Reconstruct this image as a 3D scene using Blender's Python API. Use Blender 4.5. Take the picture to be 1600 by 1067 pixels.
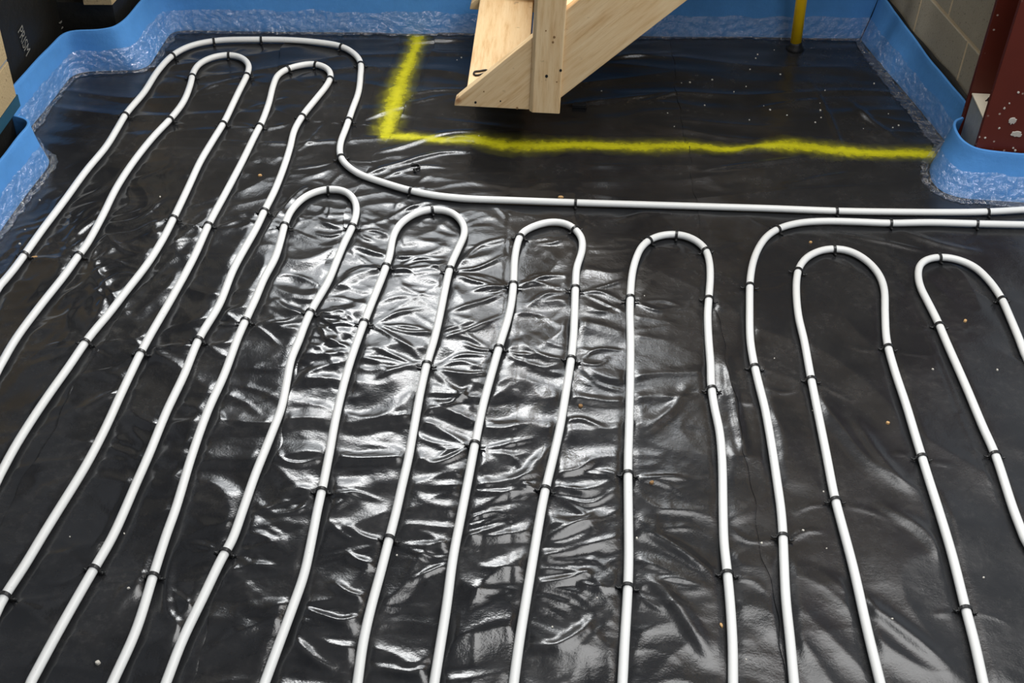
import bpy, math, random
import numpy as np
from mathutils import Matrix, Vector

for o in list(bpy.data.objects):
    bpy.data.objects.remove(o, do_unlink=True)
scene = bpy.context.scene
C = scene.collection

# ------------------------------------------------------------------ camera
F_PX, CAM_H = 1998.0, 2.0
_v = np.array([-100., 2367., F_PX]); _v /= np.linalg.norm(_v)        # world down, in camera axes (x right, y down, z forward)
_p = np.array([120., -1683., F_PX]); _p -= _v * _p.dot(_v); _p /= np.linalg.norm(_p)
RW = np.array([np.cross(_v, _p), _p, -_v])                           # rows: world x, y, z
cam_d = bpy.data.cameras.new('camera'); cam = bpy.data.objects.new('camera', cam_d); C.objects.link(cam)
cam_d.sensor_width = 36.0; cam_d.lens = F_PX / 1600 * 36.0; cam_d.clip_start = 0.05
_m = Matrix.Identity(4)
for i in range(3):
    _m[i][0], _m[i][1], _m[i][2] = RW[i][0], -RW[i][1], -RW[i][2]
_m[2][3] = CAM_H
cam.matrix_world = _m
scene.camera = cam

# ------------------------------------------------------------------ world, lights, exposure
world = bpy.data.worlds.new('world'); scene.world = world; world.use_nodes = True
bg = world.node_tree.nodes['Background']
bg.inputs[0].default_value = (0.84, 0.91, 1.0, 1); bg.inputs[1].default_value = 0.55
vs = scene.view_settings
vs.view_transform = 'Standard'; vs.look = 'None'; vs.exposure = 0.0; vs.gamma = 1.0; vs.use_curve_mapping = False

def area(name, loc, target, sx, sy, power, col):
    l = bpy.data.lights.new(name, 'AREA'); l.shape = 'RECTANGLE'; l.size = sx; l.size_y = sy
    l.energy = power; l.color = col
    o = bpy.data.objects.new(name, l); C.objects.link(o); o.location = loc
    o.rotation_euler = (Vector(target) - Vector(loc)).to_track_quat('-Z', 'Y').to_euler()
    return o
area('window_daylight', (-0.28, 4.055, 1.52), (-0.25, 2.0, 1.1), 1.10, 0.24, 23, (1.0, 0.995, 0.98))
area('window_sky', (-0.15, 4.10, 1.34), (-0.15, 2.0, 1.2), 1.68, 0.93, 27, (0.93, 0.97, 1.0))
area('rooflight_daylight', (1.25, 2.25, 2.98), (1.05, 2.2, 0), 2.5, 1.7, 104, (1.0, 0.995, 0.985))

# ------------------------------------------------------------------ helpers
def gp(px, py, z=0.0):
    """photograph pixel -> world point on the level plane z"""
    d = RW @ np.array([px - 800.0, py - 533.5, F_PX]); t = (z - CAM_H) / d[2]
    return np.array([d[0] * t, d[1] * t])

class MB:
    def __init__(self): self.v = []; self.f = []
    def add(self, vs_, fs_):
        n = len(self.v); self.v += [tuple(p) for p in vs_]; self.f += [tuple(i + n for i in q) for q in fs_]; return self
    def box(self, x0, x1, y0, y1, z0, z1):
        return self.add([(x0,y0,z0),(x1,y0,z0),(x1,y1,z0),(x0,y1,z0),(x0,y0,z1),(x1,y0,z1),(x1,y1,z1),(x0,y1,z1)],
                        [(3,2,1,0),(4,5,6,7),(0,1,5,4),(1,2,6,5),(2,3,7,6),(3,0,4,7)])
    def prism(self, poly, y0, y1):
        """polygon in xz, extruded along y"""
        n = len(poly)
        vs_ = [(x, y0, z) for x, z in poly] + [(x, y1, z) for x, z in poly]
        return self.add(vs_, [tuple(range(n)), tuple(range(2*n-1, n-1, -1))] + [(i, i+n, (i+1) % n + n, (i+1) % n) for i in range(n)])
    def prism_z(self, poly, z0, z1):
        n = len(poly)
        vs_ = [(x, y, z0) for x, y in poly] + [(x, y, z1) for x, y in poly]
        return self.add(vs_, [tuple(range(n-1, -1, -1)), tuple(range(n, 2*n))] + [(i, (i+1) % n, (i+1) % n + n, i+n) for i in range(n)])
    def tube(self, pts, r, n=10, caps=True):
        pts = [Vector(p) for p in pts]; rings = []
        up = Vector((0, 0, 1))
        for i, p in enumerate(pts):
            t = (pts[min(i+1, len(pts)-1)] - pts[max(i-1, 0)]).normalized()
            u = up if abs(t.dot(up)) < 0.95 else Vector((1, 0, 0))
            a = t.cross(u).normalized(); b = a.cross(t).normalized()
            rr = r[i] if isinstance(r, (list, tuple)) else r
            rings.append([p + a * (rr*math.cos(2*math.pi*k/n)) + b * (rr*math.sin(2*math.pi*k/n)) for k in range(n)])
        vs_ = [q for ring in rings for q in ring]
        fs_ = [(i*n+k, i*n+(k+1) % n, (i+1)*n+(k+1) % n, (i+1)*n+k) for i in range(len(pts)-1) for k in range(n)]
        if caps: fs_ += [tuple(range(n-1, -1, -1)), tuple((len(pts)-1)*n+k for k in range(n))]
        return self.add(vs_, fs_)
    def mesh(self, name, mat=None, smooth=False):
        me = bpy.data.meshes.new(name); me.from_pydata(self.v, [], self.f)
        if mat: me.materials.append(mat)
        if smooth: me.polygons.foreach_set('use_smooth', [True] * len(me.polygons))
        me.update(); return me
    def build(self, name, mat, parent=None, smooth=False, bevel=0.0, seg=2):
        o = link(name, self.mesh(name, mat, smooth), parent)
        import bmesh
        bm = bmesh.new(); bm.from_mesh(o.data); bmesh.ops.recalc_face_normals(bm, faces=bm.faces); bm.to_mesh(o.data); bm.free()
        if bevel:
            b = o.modifiers.new('bevel', 'BEVEL'); b.width = bevel; b.segments = seg; b.limit_method = 'ANGLE'; b.angle_limit = math.radians(40)
        return o

def link(name, data, parent=None):
    o = bpy.data.objects.new(name, data); C.objects.link(o)
    if parent is not None: o.parent = parent
    return o
def tag(o, label=None, cat=None, group=None, kind=None):
    if label: o['label'] = label
    if cat: o['category'] = cat
    if group: o['group'] = group
    if kind: o['kind'] = kind
    return o
def empty(name, loc=(0, 0, 0), rz=0.0):
    o = link(name, None); o.location = loc; o.rotation_euler = (0, 0, rz); return o
def part(o, parent):
    """parent a mesh that was built in world coordinates"""
    bpy.context.view_layer.update() if False else None
    o.parent = parent; o.matrix_parent_inverse = Matrix.Translation(parent.location).inverted() if parent.rotation_euler.z == 0 else parent.matrix_basis.inverted()
    return o

def catmull(pts, step):
    P = [np.array(p, float) for p in pts]
    P = [2*P[0]-P[1]] + P + [2*P[-1]-P[-2]]
    out = []
    for i in range(1, len(P)-2):
        p0, p1, p2, p3 = P[i-1], P[i], P[i+1], P[i+2]
        t0 = 0.; t1 = t0 + max(np.linalg.norm(p1-p0), 1e-6)**.5; t2 = t1 + max(np.linalg.norm(p2-p1), 1e-6)**.5; t3 = t2 + max(np.linalg.norm(p3-p2), 1e-6)**.5
        n = max(2, int(np.linalg.norm(p2-p1)/step))
        for k in range(n):
            t = t1 + (t2-t1)*k/n
            a1 = (t1-t)/(t1-t0)*p0 + (t-t0)/(t1-t0)*p1; a2 = (t2-t)/(t2-t1)*p1 + (t-t1)/(t2-t1)*p2; a3 = (t3-t)/(t3-t2)*p2 + (t-t2)/(t3-t2)*p3
            b1 = (t2-t)/(t2-t0)*a1 + (t-t0)/(t2-t0)*a2; b2 = (t3-t)/(t3-t1)*a2 + (t-t1)/(t3-t1)*a3
            out.append((t2-t)/(t2-t1)*b1 + (t-t1)/(t2-t1)*b2)
    out.append(P[-2]); return np.array(out)
def smooth_path(a, it=2):
    a = a.copy()
    for _ in range(it): a[1:-1] = .25*a[:-2] + .5*a[1:-1] + .25*a[2:]
    return a
def resample(a, step):
    s = np.concatenate([[0], np.cumsum(np.linalg.norm(np.diff(a, axis=0), axis=1))])
    n = max(2, int(s[-1]/step)+1); q = np.linspace(0, s[-1], n)
    return np.stack([np.interp(q, s, a[:, k]) for k in range(a.shape[1])], 1)

# ------------------------------------------------------------------ materials
def lin(r, g, b):
    f = lambda c: (c/255/12.92) if c/255 <= .04045 else ((c/255+.055)/1.055)**2.4
    return (f(r), f(g), f(b), 1)
class Mat:
    def __init__(self, name, col, rough=.5, spec=.5, **kw):
        self.m = bpy.data.materials.new(name); self.m.use_nodes = True
        self.nt = self.m.node_tree; self.b = self.nt.nodes['Principled BSDF']
        self.b.inputs['Base Color'].default_value = col; self.b.inputs['Roughness'].default_value = rough
        self.b.inputs['Specular IOR Level'].default_value = spec
        self.tc = self.nt.nodes.new('ShaderNodeTexCoord')
    def n(self, t, **kw):
        x = self.nt.nodes.new(t)
        for k, v in kw.items():
            if k in x.inputs.keys(): x.inputs[k].default_value = v
            else: setattr(x, k, v)
        return x
    def l(self, a, b): self.nt.links.new(a, b)
    def coord(self, scale=(1,1,1), rot=(0,0,0), out='Object'):
        mp = self.n('ShaderNodeMapping'); mp.inputs['Scale'].default_value = scale; mp.inputs['Rotation'].default_value = rot
        self.l(self.tc.outputs[out], mp.inputs['Vector']); return mp.outputs[0]
    def noise(self, scale, detail=4, vec=None, rough=.55):
        x = self.n('ShaderNodeTexNoise'); x.inputs['Scale'].default_value = scale; x.inputs['Detail'].default_value = detail; x.inputs['Roughness'].default_value = rough
        self.l(vec if vec is not None else self.tc.outputs['Object'], x.inputs['Vector']); return x.outputs[0]
    def ramp(self, fac, stops):
        r = self.n('ShaderNodeValToRGB'); e = r.color_ramp.elements
        while len(e) < len(stops): e.new(.5)
        for k, (p, c) in enumerate(stops):
            e[k].position = p; e[k].color = c if len(c) == 4 else (*c, 1)
        self.l(fac, r.inputs[0]); return r.outputs[0]
    def mix(self, fac, a, b):
        x = self.n('ShaderNodeMix', data_type='RGBA')
        for s, v in ((x.inputs[0], fac), (x.inputs[6], a), (x.inputs[7], b)):
            if hasattr(v, 'is_linked'): self.l(v, s)
            else: s.default_value = v
        return x.outputs[2]
    def math(self, op, a, b=0.0, clamp=False):
        x = self.n('ShaderNodeMath', operation=op, use_clamp=clamp)
        for s, v in ((x.inputs[0], a), (x.inputs[1], b)):
            if hasattr(v, 'is_linked'): self.l(v, s)
            else: s.default_value = v
        return x.outputs[0]
    def bump(self, h, dist, strength=1.0, prev=None):
        b = self.n('ShaderNodeBump'); b.inputs['Distance'].default_value = dist; b.inputs['Strength'].default_value = strength
        self.l(h, b.inputs['Height'])
        if prev is not None: self.l(prev, b.inputs['Normal'])
        self.l(b.outputs[0], self.b.inputs['Normal']); return b.outputs[0]
    def col(self, s): self.l(s, self.b.inputs['Base Color'])
    def rough(self, s): self.l(s, self.b.inputs['Roughness'])
g3 = lambda v: (v, v, v, 1)

# black polythene
M_ = Mat('black_polythene', g3(.012), .2, .5)
dust = M_.ramp(M_.noise(5.5, 8, rough=.68), [(.42, g3(0)), (.72, g3(1))])
sp = M_.ramp(M_.noise(60, 6, rough=.7), [(.50, g3(0)), (.75, g3(1))])
dd = M_.math('MULTIPLY', dust, M_.math('ADD', sp, .25), True)
M_.col(M_.mix(M_.math('MULTIPLY', dd, .5), (.0135, .0140, .0155, 1), (.085, .080, .075, 1)))
sx_ = M_.n('ShaderNodeSeparateXYZ'); M_.l(M_.tc.outputs['Object'], sx_.inputs[0])
side = M_.n('ShaderNodeMapRange'); side.inputs[1].default_value = .05; side.inputs[2].default_value = .9; M_.l(sx_.outputs[0], side.inputs[0])
M_.rough(M_.math('ADD', M_.math('ADD', M_.math('MULTIPLY', dust, .10), .14), M_.math('MULTIPLY', side.outputs[0], .10)))
b1 = M_.bump(M_.noise(30, 5, rough=.5), .0022, .40)
M_.bump(M_.noise(220, 3), .0005, .5, b1)
POLY = M_.m
M_ = Mat('black_wall_membrane', lin(24, 23, 20), .5, .35); M_.bump(M_.noise(25, 4), .006, .6); WALLFILM = M_.m

M_ = Mat('white_pipe', lin(233, 233, 229), .38, .5)
M_.col(M_.mix(M_.ramp(M_.noise(90, 3, rough=.7), [(.70, g3(0)), (.78, g3(1))]), M_.mix(M_.noise(7, 3), lin(238,238,235), lin(226,226,222)), lin(120,112,100)))
PIPE = M_.m
M_ = Mat('black_clip', g3(.012), .34, .5); M_.col(M_.mix(M_.noise(14, 2), g3(.008), g3(.022))); CLIP = M_.m

def foam(name, c):
    m = Mat(name, c, .75, .3)
    m.col(m.mix(m.noise(14, 5), tuple(x*.84 for x in c[:3]) + (1,), tuple(min(1, x*1.14) for x in c[:3]) + (1,)))
    m.bump(m.noise(420, 2), .0008, .5, m.bump(m.noise(26, 4), .004, .6)); return m.m
FOAM = foam('blue_foam', lin(80, 143, 208))

def film(name, milk, a0, a1):
    m = Mat(name, lin(214, 222, 232), .10, .6)
    m.b.inputs['Base Color'].default_value = (.55, .60, .68, 1)
    tr = m.n('ShaderNodeBsdfTransparent'); mx = m.n('ShaderNodeMixShader'); m2 = m.n('ShaderNodeMixShader')
    gl = m.n('ShaderNodeBsdfGlossy'); gl.inputs['Roughness'].default_value = .07; gl.inputs['Color'].default_value = (1, 1, 1, 1)
    nz = m.ramp(m.noise(40, 5, rough=.65), [(.45, g3(a0)), (.72, g3(a1))])
    b0 = m.bump(m.noise(48, 2, rough=.5), .018, 1.0)
    b = m.bump(m.noise(130, 3, rough=.6), .006, .9, b0); m.l(b, gl.inputs['Normal'])
    m.l(nz, mx.inputs[0]); m.l(tr.outputs[0], mx.inputs[1]); m.l(m.b.outputs[0], mx.inputs[2])
    m2.inputs[0].default_value = .15; m.l(mx.outputs[0], m2.inputs[1]); m.l(gl.outputs[0], m2.inputs[2])
    out = m.nt.nodes['Material Output']; m.l(m2.outputs[0], out.inputs['Surface']); return m.m
FILM = film('clear_film', .1, .015, .10)

def wood(name, rot):
    m = Mat(name, lin(206, 176, 130), .55, .3)
    v = m.coord((1, 1, 1), rot)
    mp = m.n('ShaderNodeMapping'); mp.inputs['Scale'].default_value = (3.0, 26, 26); m.l(v, mp.inputs[0])
    gr = m.noise(2.2, 5, mp.outputs[0], .6)
    mp2 = m.n('ShaderNodeMapping'); mp2.inputs['Scale'].default_value = (9, 170, 170); m.l(v, mp2.inputs[0])
    fi = m.noise(1.5, 3, mp2.outputs[0])
    c = m.ramp(gr, [(.28, lin(196, 158, 110)), (.46, lin(216, 185, 140)), (.72, lin(226, 200, 158))])
    c = m.mix(m.math('MULTIPLY', m.ramp(fi, [(.55, g3(0)), (.75, g3(1))]), .3), c, lin(168, 122, 76))
    vo = m.n('ShaderNodeTexVoronoi'); vo.inputs['Scale'].default_value = 5.5; vo.inputs['Randomness'].default_value = 1; m.l(v, vo.inputs['Vector'])
    kn = m.ramp(vo.outputs['Distance'], [(.035, g3(1)), (.075, g3(0))])
    c = m.mix(m.math('MULTIPLY', kn, .8), c, lin(150, 98, 58))
    st = m.ramp(m.noise(24, 4, rough=.7), [(.66, g3(0)), (.72, g3(1))])
    c = m.mix(m.math('MULTIPLY', st, .45), c, lin(120, 92, 66))
    m.col(c); m.bump(fi, .0008, .5); return m.m
WOOD_V = wood('pine_upright', (0, math.pi/2, 0)); WOOD_S = wood('pine_sloping', (0, math.radians(44.3), 0)); WOOD_Y = wood('pine_tread', (0, 0, math.pi/2))

def blockmat(name, a, b, speck):
    m = Mat(name, a, .92, .15)
    c = m.mix(m.noise(9, 6, rough=.65), a, b)
    m.col(m.mix(m.ramp(m.noise(110, 4, rough=.7), [(.60, g3(0)), (.68, g3(1))]), c, speck))
    m.bump(m.noise(150, 5, rough=.7), .003, .8); return m.m
BLOCK = blockmat('grey_block', lin(146, 140, 126), lin(170, 162, 144), lin(112, 106, 96))
TANBLOCK = blockmat('tan_block', lin(158, 138, 104), lin(176, 156, 120), lin(96, 82, 60))
MORTAR = blockmat('mortar', lin(206, 186, 154), lin(218, 200, 168), lin(176, 156, 126))
PLASTER = blockmat('plain_wall', lin(126, 130, 136), lin(136, 140, 146), lin(110, 114, 120))
CEIL = blockmat('ceiling_board', lin(178, 181, 186), lin(188, 191, 196), lin(165, 168, 172))
BOARD = blockmat('floor_board', lin(150, 146, 140), lin(160, 156, 150), lin(120, 116, 110))

M_ = Mat('red_oxide_paint', lin(92, 28, 18), .5, .45)
vo = M_.n('ShaderNodeTexVoronoi'); vo.inputs['Scale'].default_value = 42; M_.l(M_.tc.outputs['Object'], vo.inputs['Vector'])
fl = M_.math('MULTIPLY', M_.ramp(vo.outputs['Distance'], [(.10, g3(1)), (.16, g3(0))]), M_.ramp(M_.noise(11, 3), [(.50, g3(0)), (.58, g3(1))]))
M_.col(M_.mix(M_.math('MULTIPLY', fl, .75), M_.mix(M_.noise(10, 4), lin(82, 25, 12), lin(96, 33, 18)), lin(196, 180, 166)))
RED = M_.m
M_ = Mat('splash_white', lin(188, 182, 172), .8, .2); M_.col(M_.mix(M_.noise(60, 3), lin(200, 194, 184), lin(160, 152, 142))); SPLASH = M_.m
M_ = Mat('packer_face', lin(140, 146, 152), .6, .3); M_.col(M_.mix(M_.noise(30, 6, rough=.7), lin(122, 130, 138), lin(160, 164, 166))); PACK = M_.m
M_ = Mat('packer_top', lin(232, 222, 200), .75, .2); M_.col(M_.mix(M_.noise(40, 5), lin(238, 230, 210), lin(222, 208, 182))); PACKTOP = M_.m
M_ = Mat('yellow_pipe', lin(240, 190, 10), .4, .5); M_.col(M_.mix(M_.noise(20, 5), lin(255, 210, 14), lin(238, 184, 8))); YPIPE = M_.m
M_ = Mat('black_tape', g3(.008), .5, .4); M_.bump(M_.noise(80, 4), .003, .6); TAPE = M_.m
M_ = Mat('crumb', lin(214, 208, 196), .8, .2); M_.col(M_.mix(M_.noise(40, 3), lin(230, 226, 216), lin(180, 172, 158))); CRUMB = M_.m
M_ = Mat('wood_chip', lin(206, 166, 112), .7, .2); M_.col(M_.mix(M_.noise(60, 3), lin(216, 180, 128), lin(176, 130, 80))); CHIP = M_.m
M_ = Mat('grit', lin(146, 112, 74), .85, .2); M_.col(M_.mix(M_.noise(60, 3), lin(160, 124, 84), lin(110, 84, 56))); GRIT = M_.m
M_ = Mat('faint_print', lin(96, 94, 86), .7, .2); M_.col(M_.mix(M_.noise(60, 4), lin(140, 138, 130), lin(90, 88, 82))); PRINT = M_.m
M_ = Mat('teal_film', lin(38, 84, 104), .5, .4); M_.col(M_.mix(M_.noise(30, 4), lin(36, 84, 108), lin(28, 62, 78))); TEAL = M_.m
M_ = Mat('white_frame', lin(225, 225, 222), .4, .4); M_.col(M_.mix(M_.noise(8, 2), lin(228, 228, 226), lin(216, 216, 212))); FRAME = M_.m

# ------------------------------------------------------------------ measured layout (photograph pixels, turned into floor positions by gp)
PR = 0.0096                                     # pipe radius
RUNS = {
 'P1': [(0,448),(20,424.5),(41,396),(67,359.5),(100,316),(135,268),(166,230.5),(183,203),(198,178),(225,146),(247,112),(271,87),(298,73),(337,65),(399,63),(456,64),(498,67.5),(531,73),(552,84),(563,98),(563,121),(560,146),(550,174),(540.5,202),(532,225),(531.5,244.5),(540.5,258.6),(563,274),(597,286),(637,298),(675,306),(725,311.5),(800,314.5),(900,318),(1000,321),(1100,324),(1200,327),(1307,331),(1400,332.5),(1500,333),(1547,332),(1600,329)],
 'L2': [(0,574),(25,531),(65,477),(100,433),(122,402),(135,384.5),(160,339.5),(181,297),(206,258),(239,216),(270,183),(287,160),(298,132),(302,115),(312,101),(332,91),(357,87),(377,91),(388.5,102.6),(387,116),(374,143),(363,166),(351,191),(332,222),(313,254),(294,295),(274,337),(255,374.5),(230,414.5),(197,457),(170,492),(139,529),(107,575.5),(75,620.5),(45,665.5),(22,703),(0,744)],
 'L3': [(0,947),(11,927.5),(37.5,887.5),(67.5,837.5),(92,798),(135,728),(165,670.5),(190,615.5),(220,553),(231,532),(270,464.5),(302.5,404.5),(327.5,349.5),(351,306),(378,255),(399,212),(408.5,194),(420,163),(427,135),(435,118),(452,108),(472,103),(490,101),(509.6,107),(517,118),(512.4,132),(493,157),(474.5,180),(460,205),(453,233),(442,267),(428,302),(414,329.5),(401,357),(365,422),(342.5,478),(311,531),(287.5,588),(260,645.5),(232.5,713),(212.5,758),(195,799),(175,842.5),(149,887.5),(120,937.5),(85,1000),(50,1065)],
 'L4': [(177.5,1065),(212.5,987.5),(240,900),(260,837.5),(274,799),(300,713),(325,643),(350,588),(371,531),(385,499.5),(400,467),(412.5,437),(430,404.5),(440,372),(446,349.5),(457.5,327),(480,307),(511,297),(537.5,299.5),(552.5,312),(557,329.5),(551,354.5),(537.5,382),(525,412),(512.5,442),(487.5,484.5),(475,512),(467.5,533),(455,563),(447.5,600.5),(440,638),(425,678),(411,713),(399,743),(379.5,799),(362,847.5),(347.5,872.5),(317.5,935),(285,1002.5),(261,1065)],
 'L5': [(415,1065),(432.5,1017.5),(457.5,950),(475,900),(486,850),(496,799),(504,763),(514,713),(525,653),(537.5,600.5),(550,558),(559,532),(570,502),(585,464.5),(600,427),(609,399.5),(614,372),(625,352),(650,334.5),(677.5,328),(705,333),(721,347),(726,364.5),(715,392),(704,417),(695,454.5),(687.5,492),(678.5,531),(667.5,568),(657.5,610.5),(647.5,665.5),(637.5,720.5),(627.5,763),(619.5,799),(609,840),(595,895),(580,950),(567.5,1005),(559,1065)],
 'L6': [(679,1065),(687.5,1012.5),(697.5,950),(707.5,875),(722,799),(732.5,745.5),(742.5,693),(755,633),(770,578),(783,533),(792,505),(799,474.5),(802,447),(804,407),(809,380),(816,365),(835,354.5),(862,348),(885,351),(900,361),(909,374.5),(909,394.5),(901,419.5),(899,449.5),(897.5,492),(895.5,533),(892.5,560.5),(885,608),(875,668),(865,713),(854,758),(845.5,799),(832.5,875),(820,950),(810,1012.5),(803,1065)],
 'L7': [(972.5,1065),(976,1000),(980.5,925),(982,875),(981.5,799),(981,733),(983,658),(984.5,595.5),(985,533),(984,492),(985,459.5),(988,427),(994,404.5),(1002.5,387),(1017.5,374.5),(1040,368),(1062,368),(1082.5,374.5),(1100,388),(1107.5,407),(1109.5,432),(1107.5,464.5),(1105.5,492),(1107,533),(1110,570.5),(1111,603),(1116,638),(1124,675.5),(1128,720.5),(1129.5,799),(1131,850),(1136,895),(1141,950),(1144.5,1012.5),(1145,1065)],
 'P8': [(1240,1065),(1234,1000),(1227.5,937.5),(1224.5,875),(1223,837.5),(1220,799),(1212.5,745.5),(1205,695.5),(1195,640.5),(1185,600.5),(1177.5,568),(1172,533),(1171,479.5),(1172,437),(1177.5,407),(1187.5,384.5),(1201,368),(1220,357),(1250,349.5),(1287.5,347),(1337.5,348),(1392.5,350),(1450,349),(1530,351),(1600,352.5)],
 'L9': [(1374,1065),(1355,987.5),(1332.5,887.5),(1309,799),(1302.5,773),(1291,713),(1277.5,645.5),(1266,588),(1256,533),(1247.5,497),(1244,462),(1244.5,437),(1249,418),(1262.5,402),(1285,392),(1307.5,390),(1330,394.5),(1355,409.5),(1372.5,429.5),(1381,452),(1382.5,492),(1385,533),(1397.5,580.5),(1415,633),(1430,683),(1440,715.5),(1450,748),(1466,798),(1487.5,870),(1507.5,950),(1522.5,1007.5),(1535,1065)],
 'L10': [(1600,842),(1583,798),(1555,713),(1535,668),(1510,608),(1477,533),(1465,504.5),(1450,474.5),(1437.5,449.5),(1434,429.5),(1437.5,414.5),(1450,406),(1470,403),(1492.5,406),(1520,417),(1542.5,437),(1562.5,464.5),(1577.5,497),(1592.5,533),(1600,553)],
}
CLIPS = {
 'P1': [(41,396),(198,178),(274,86),(337,65),(408,63),(531,73),(564,99),(546,185),(532,244),(638,298),(900,318),(1307,331),(1547,332)],
 'L2': [(125,398),(268,185),(301,118),(357,88),(387,115),(350,191),(274,337),(135,534)],
 'L3': [(11,927),(222,549),(327,349),(408,195),(452,108),(490,101),(516,122),(475,179),(414,328),(312,529),(150,887)],
 'L4': [(241,899),(384,501),(446,349),(511,297),(553,352),(488,484),(356,860)],
 'L5': [(504,763),(570,501),(605,413),(677,328),(704,417),(667,567),(609,841)],
 'L6': [(743,693),(781,540),(802,440),(813,369),(893,356),(899,447),(892,560),(855,762)],
 'L7': [(981,914),(981,738),(985,461),(1016,376),(1060,368),(1102,391),(1108,464),(1111,604),(1135,892)],
 'P8': [(1223,837),(1178,570),(1172,443),(1221,357),(1394,350),(1531,351)],
 'L9': [(1302,776),(1267,590),(1247,420),(1307,390),(1386,538),(1438,711),(1507,950)],
 'L10': [(1553,709),(1467,507),(1470,403),(1565,467)],
}
LAP1 = [(450,40),(415,190),(372,282),(322,340),(285,376),(232,420),(187,505),(147,560),(115,612),(87,665),(67,705),(32,765),(-10,838)]
LAP2 = [(690,40),(655,130),(620,200),(588,245),(560,290),(545,322),(530,372),(512,410),(490,470),(474,540),(461,583),(454,622),(440,690),(420,740),(385,802),(367,857),(350,905),(332,965),(309,1037),(296,1075)]
LAP3 = [(1046,40),(1060,170),(1075,230),(1083,290),(1090,335),(1096,370),(1110,440),(1118,480),(1127,520),(1135,560),(1147,620),(1158,680),(1168,730),(1176,780),(1188,850),(1200,900),(1212,960),(1222,1010),(1233,1070)]
W = lambda pts, z=0.0: np.array([gp(x, y, z) for x, y in pts])

# world centre lines
PATH = {k: smooth_path(resample(catmull(W(v, PR), .012), .011), 3) for k, v in RUNS.items()}

# ------------------------------------------------------------------ relief of the sheet
rng = np.random.RandomState(11)
GX0, GX1, GY0, GY1, GS = -2.0, 2.4, 0.3, 4.25, 0.0034
gx = np.arange(GX0, GX1, GS); gy = np.arange(GY0, GY1, GS); NX, NY = len(gx), len(gy)
XX, YY = np.meshgrid(gx, gy)
_perm = rng.permutation(256)
def perlin(x, y, seed=0):
    xi = np.floor(x).astype(np.int64); yi = np.floor(y).astype(np.int64); xf = x - xi; yf = y - yi
    def gr(ix, iy, fx, fy):
        hsh = _perm[(_perm[(ix + seed*17) & 255] + iy + seed*31) & 255] * (2*math.pi/256)
        return np.cos(hsh)*fx + np.sin(hsh)*fy
    u = xf*xf*xf*(xf*(xf*6-15)+10); v = yf*yf*yf*(yf*(yf*6-15)+10)
    a = gr(xi, yi, xf, yf); b = gr(xi+1, yi, xf-1, yf); c = gr(xi, yi+1, xf, yf-1); d = gr(xi+1, yi+1, xf-1, yf-1)
    return ((a + u*(b-a)) + v*((c + u*(d-c)) - (a + u*(b-a)))) * 1.5
def bump2(cx, cy, rx, ry):
    return np.exp(-(((XX-cx)/rx)**2 + ((YY-cy)/ry)**2))
def wrinkle(ang, lu, lv, seed, warp=.5, sharp=1.0):
    """long soft folds running along direction ang; lu, lv = length and spacing of the folds"""
    ca, sa = math.cos(ang), math.sin(ang)
    u = (XX*ca + YY*sa)/lu; v = (-XX*sa + YY*ca)/lv
    v = v + warp*perlin(u*1.3 + 7, v*.35 + 3, seed+5)
    n = perlin(u, v, seed)
    return np.clip(1 - np.abs(n)*2.2, 0, 1)**sharp if sharp > 0 else n
H = .0016*perlin(XX/.32, YY/.28, 1)
centre = np.clip(bump2(-.42, 2.25, .62, .75)*1.25 + .55*bump2(-.35, 1.55, .6, .35) + .35*bump2(.2, 1.8, .3, .5) + .30*bump2(-.85, 1.9, .35, .6), 0, 1)
lefty = bump2(-1.15, 2.65, .22, .35)
patch = np.clip(.55 + 1.1*perlin(XX/.22 + 4, YY/.17, 17), .12, 1)
H += centre*(.0052*wrinkle(.20, .30, .105, 2, .9, 1.25) + patch*.0026*wrinkle(-.30, .20, .070, 3, .8, 1.5) + patch*.0011*wrinkle(1.0, .13, .06, 4, .6, 1.5))
H += (.25+.75*centre)*(.0022*perlin(XX/.15, YY/.10, 9) + .0007*perlin(XX/.06, YY/.045, 19))
H += lefty*(.0065*wrinkle(1.15, .16, .055, 6, .8, 1.2) + .003*wrinkle(.4, .12, .05, 16, .8, 1.3))
back = 1/(1+np.exp(-(YY-3.05)/.09))
H += back*(.0042*wrinkle(.10, .75, .115, 7, .6, 1.4) + .0018*perlin(XX/.20, YY/.06, 12))
right = 1/(1+np.exp(-(XX-.35)/.1)) * (1-back)
H += right*(.0060*wrinkle(-.72, .55, .18, 8, .7, 1.2) + .0012*perlin(XX/.12, YY/.10, 13))
low = 1/(1+np.exp((YY-1.75)/.08)) * (XX > -2)
H += low*(1-right)*(.0034*wrinkle(.0, .35, .15, 14, .9, 1.3))

RID = np.zeros_like(H)
def stamp(arr, pts, w, hh, taper=.7, sign=1):
    pts = resample(np.asarray(pts, float), .004); n = len(pts); rad = 2.6*w
    for i, (x, y) in enumerate(pts):
        t = i/max(1, n-1); a = hh*max(0.0, math.sin(math.pi*min(max(t, .02), .98)))**taper
        i0 = int((x-rad-GX0)/GS); i1 = int((x+rad-GX0)/GS)+1; j0 = int((y-rad-GY0)/GS); j1 = int((y+rad-GY0)/GS)+1
        if i0 < 0 or j0 < 0 or i1 >= NX or j1 >= NY: continue
        d2 = (gx[i0:i1][None, :]-x)**2 + (gy[j0:j1][:, None]-y)**2
        s = a*np.exp(-d2/(w*w)); p = arr[j0:j1, i0:i1]
        np.maximum(p, s, out=p)
def nearest(path, p):
    i = int(np.argmin(np.linalg.norm(path-p, axis=1))); i = min(max(i, 1), len(path)-2)
    t = path[i+1]-path[i-1]; return path[i], t/np.linalg.norm(t), i
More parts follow.
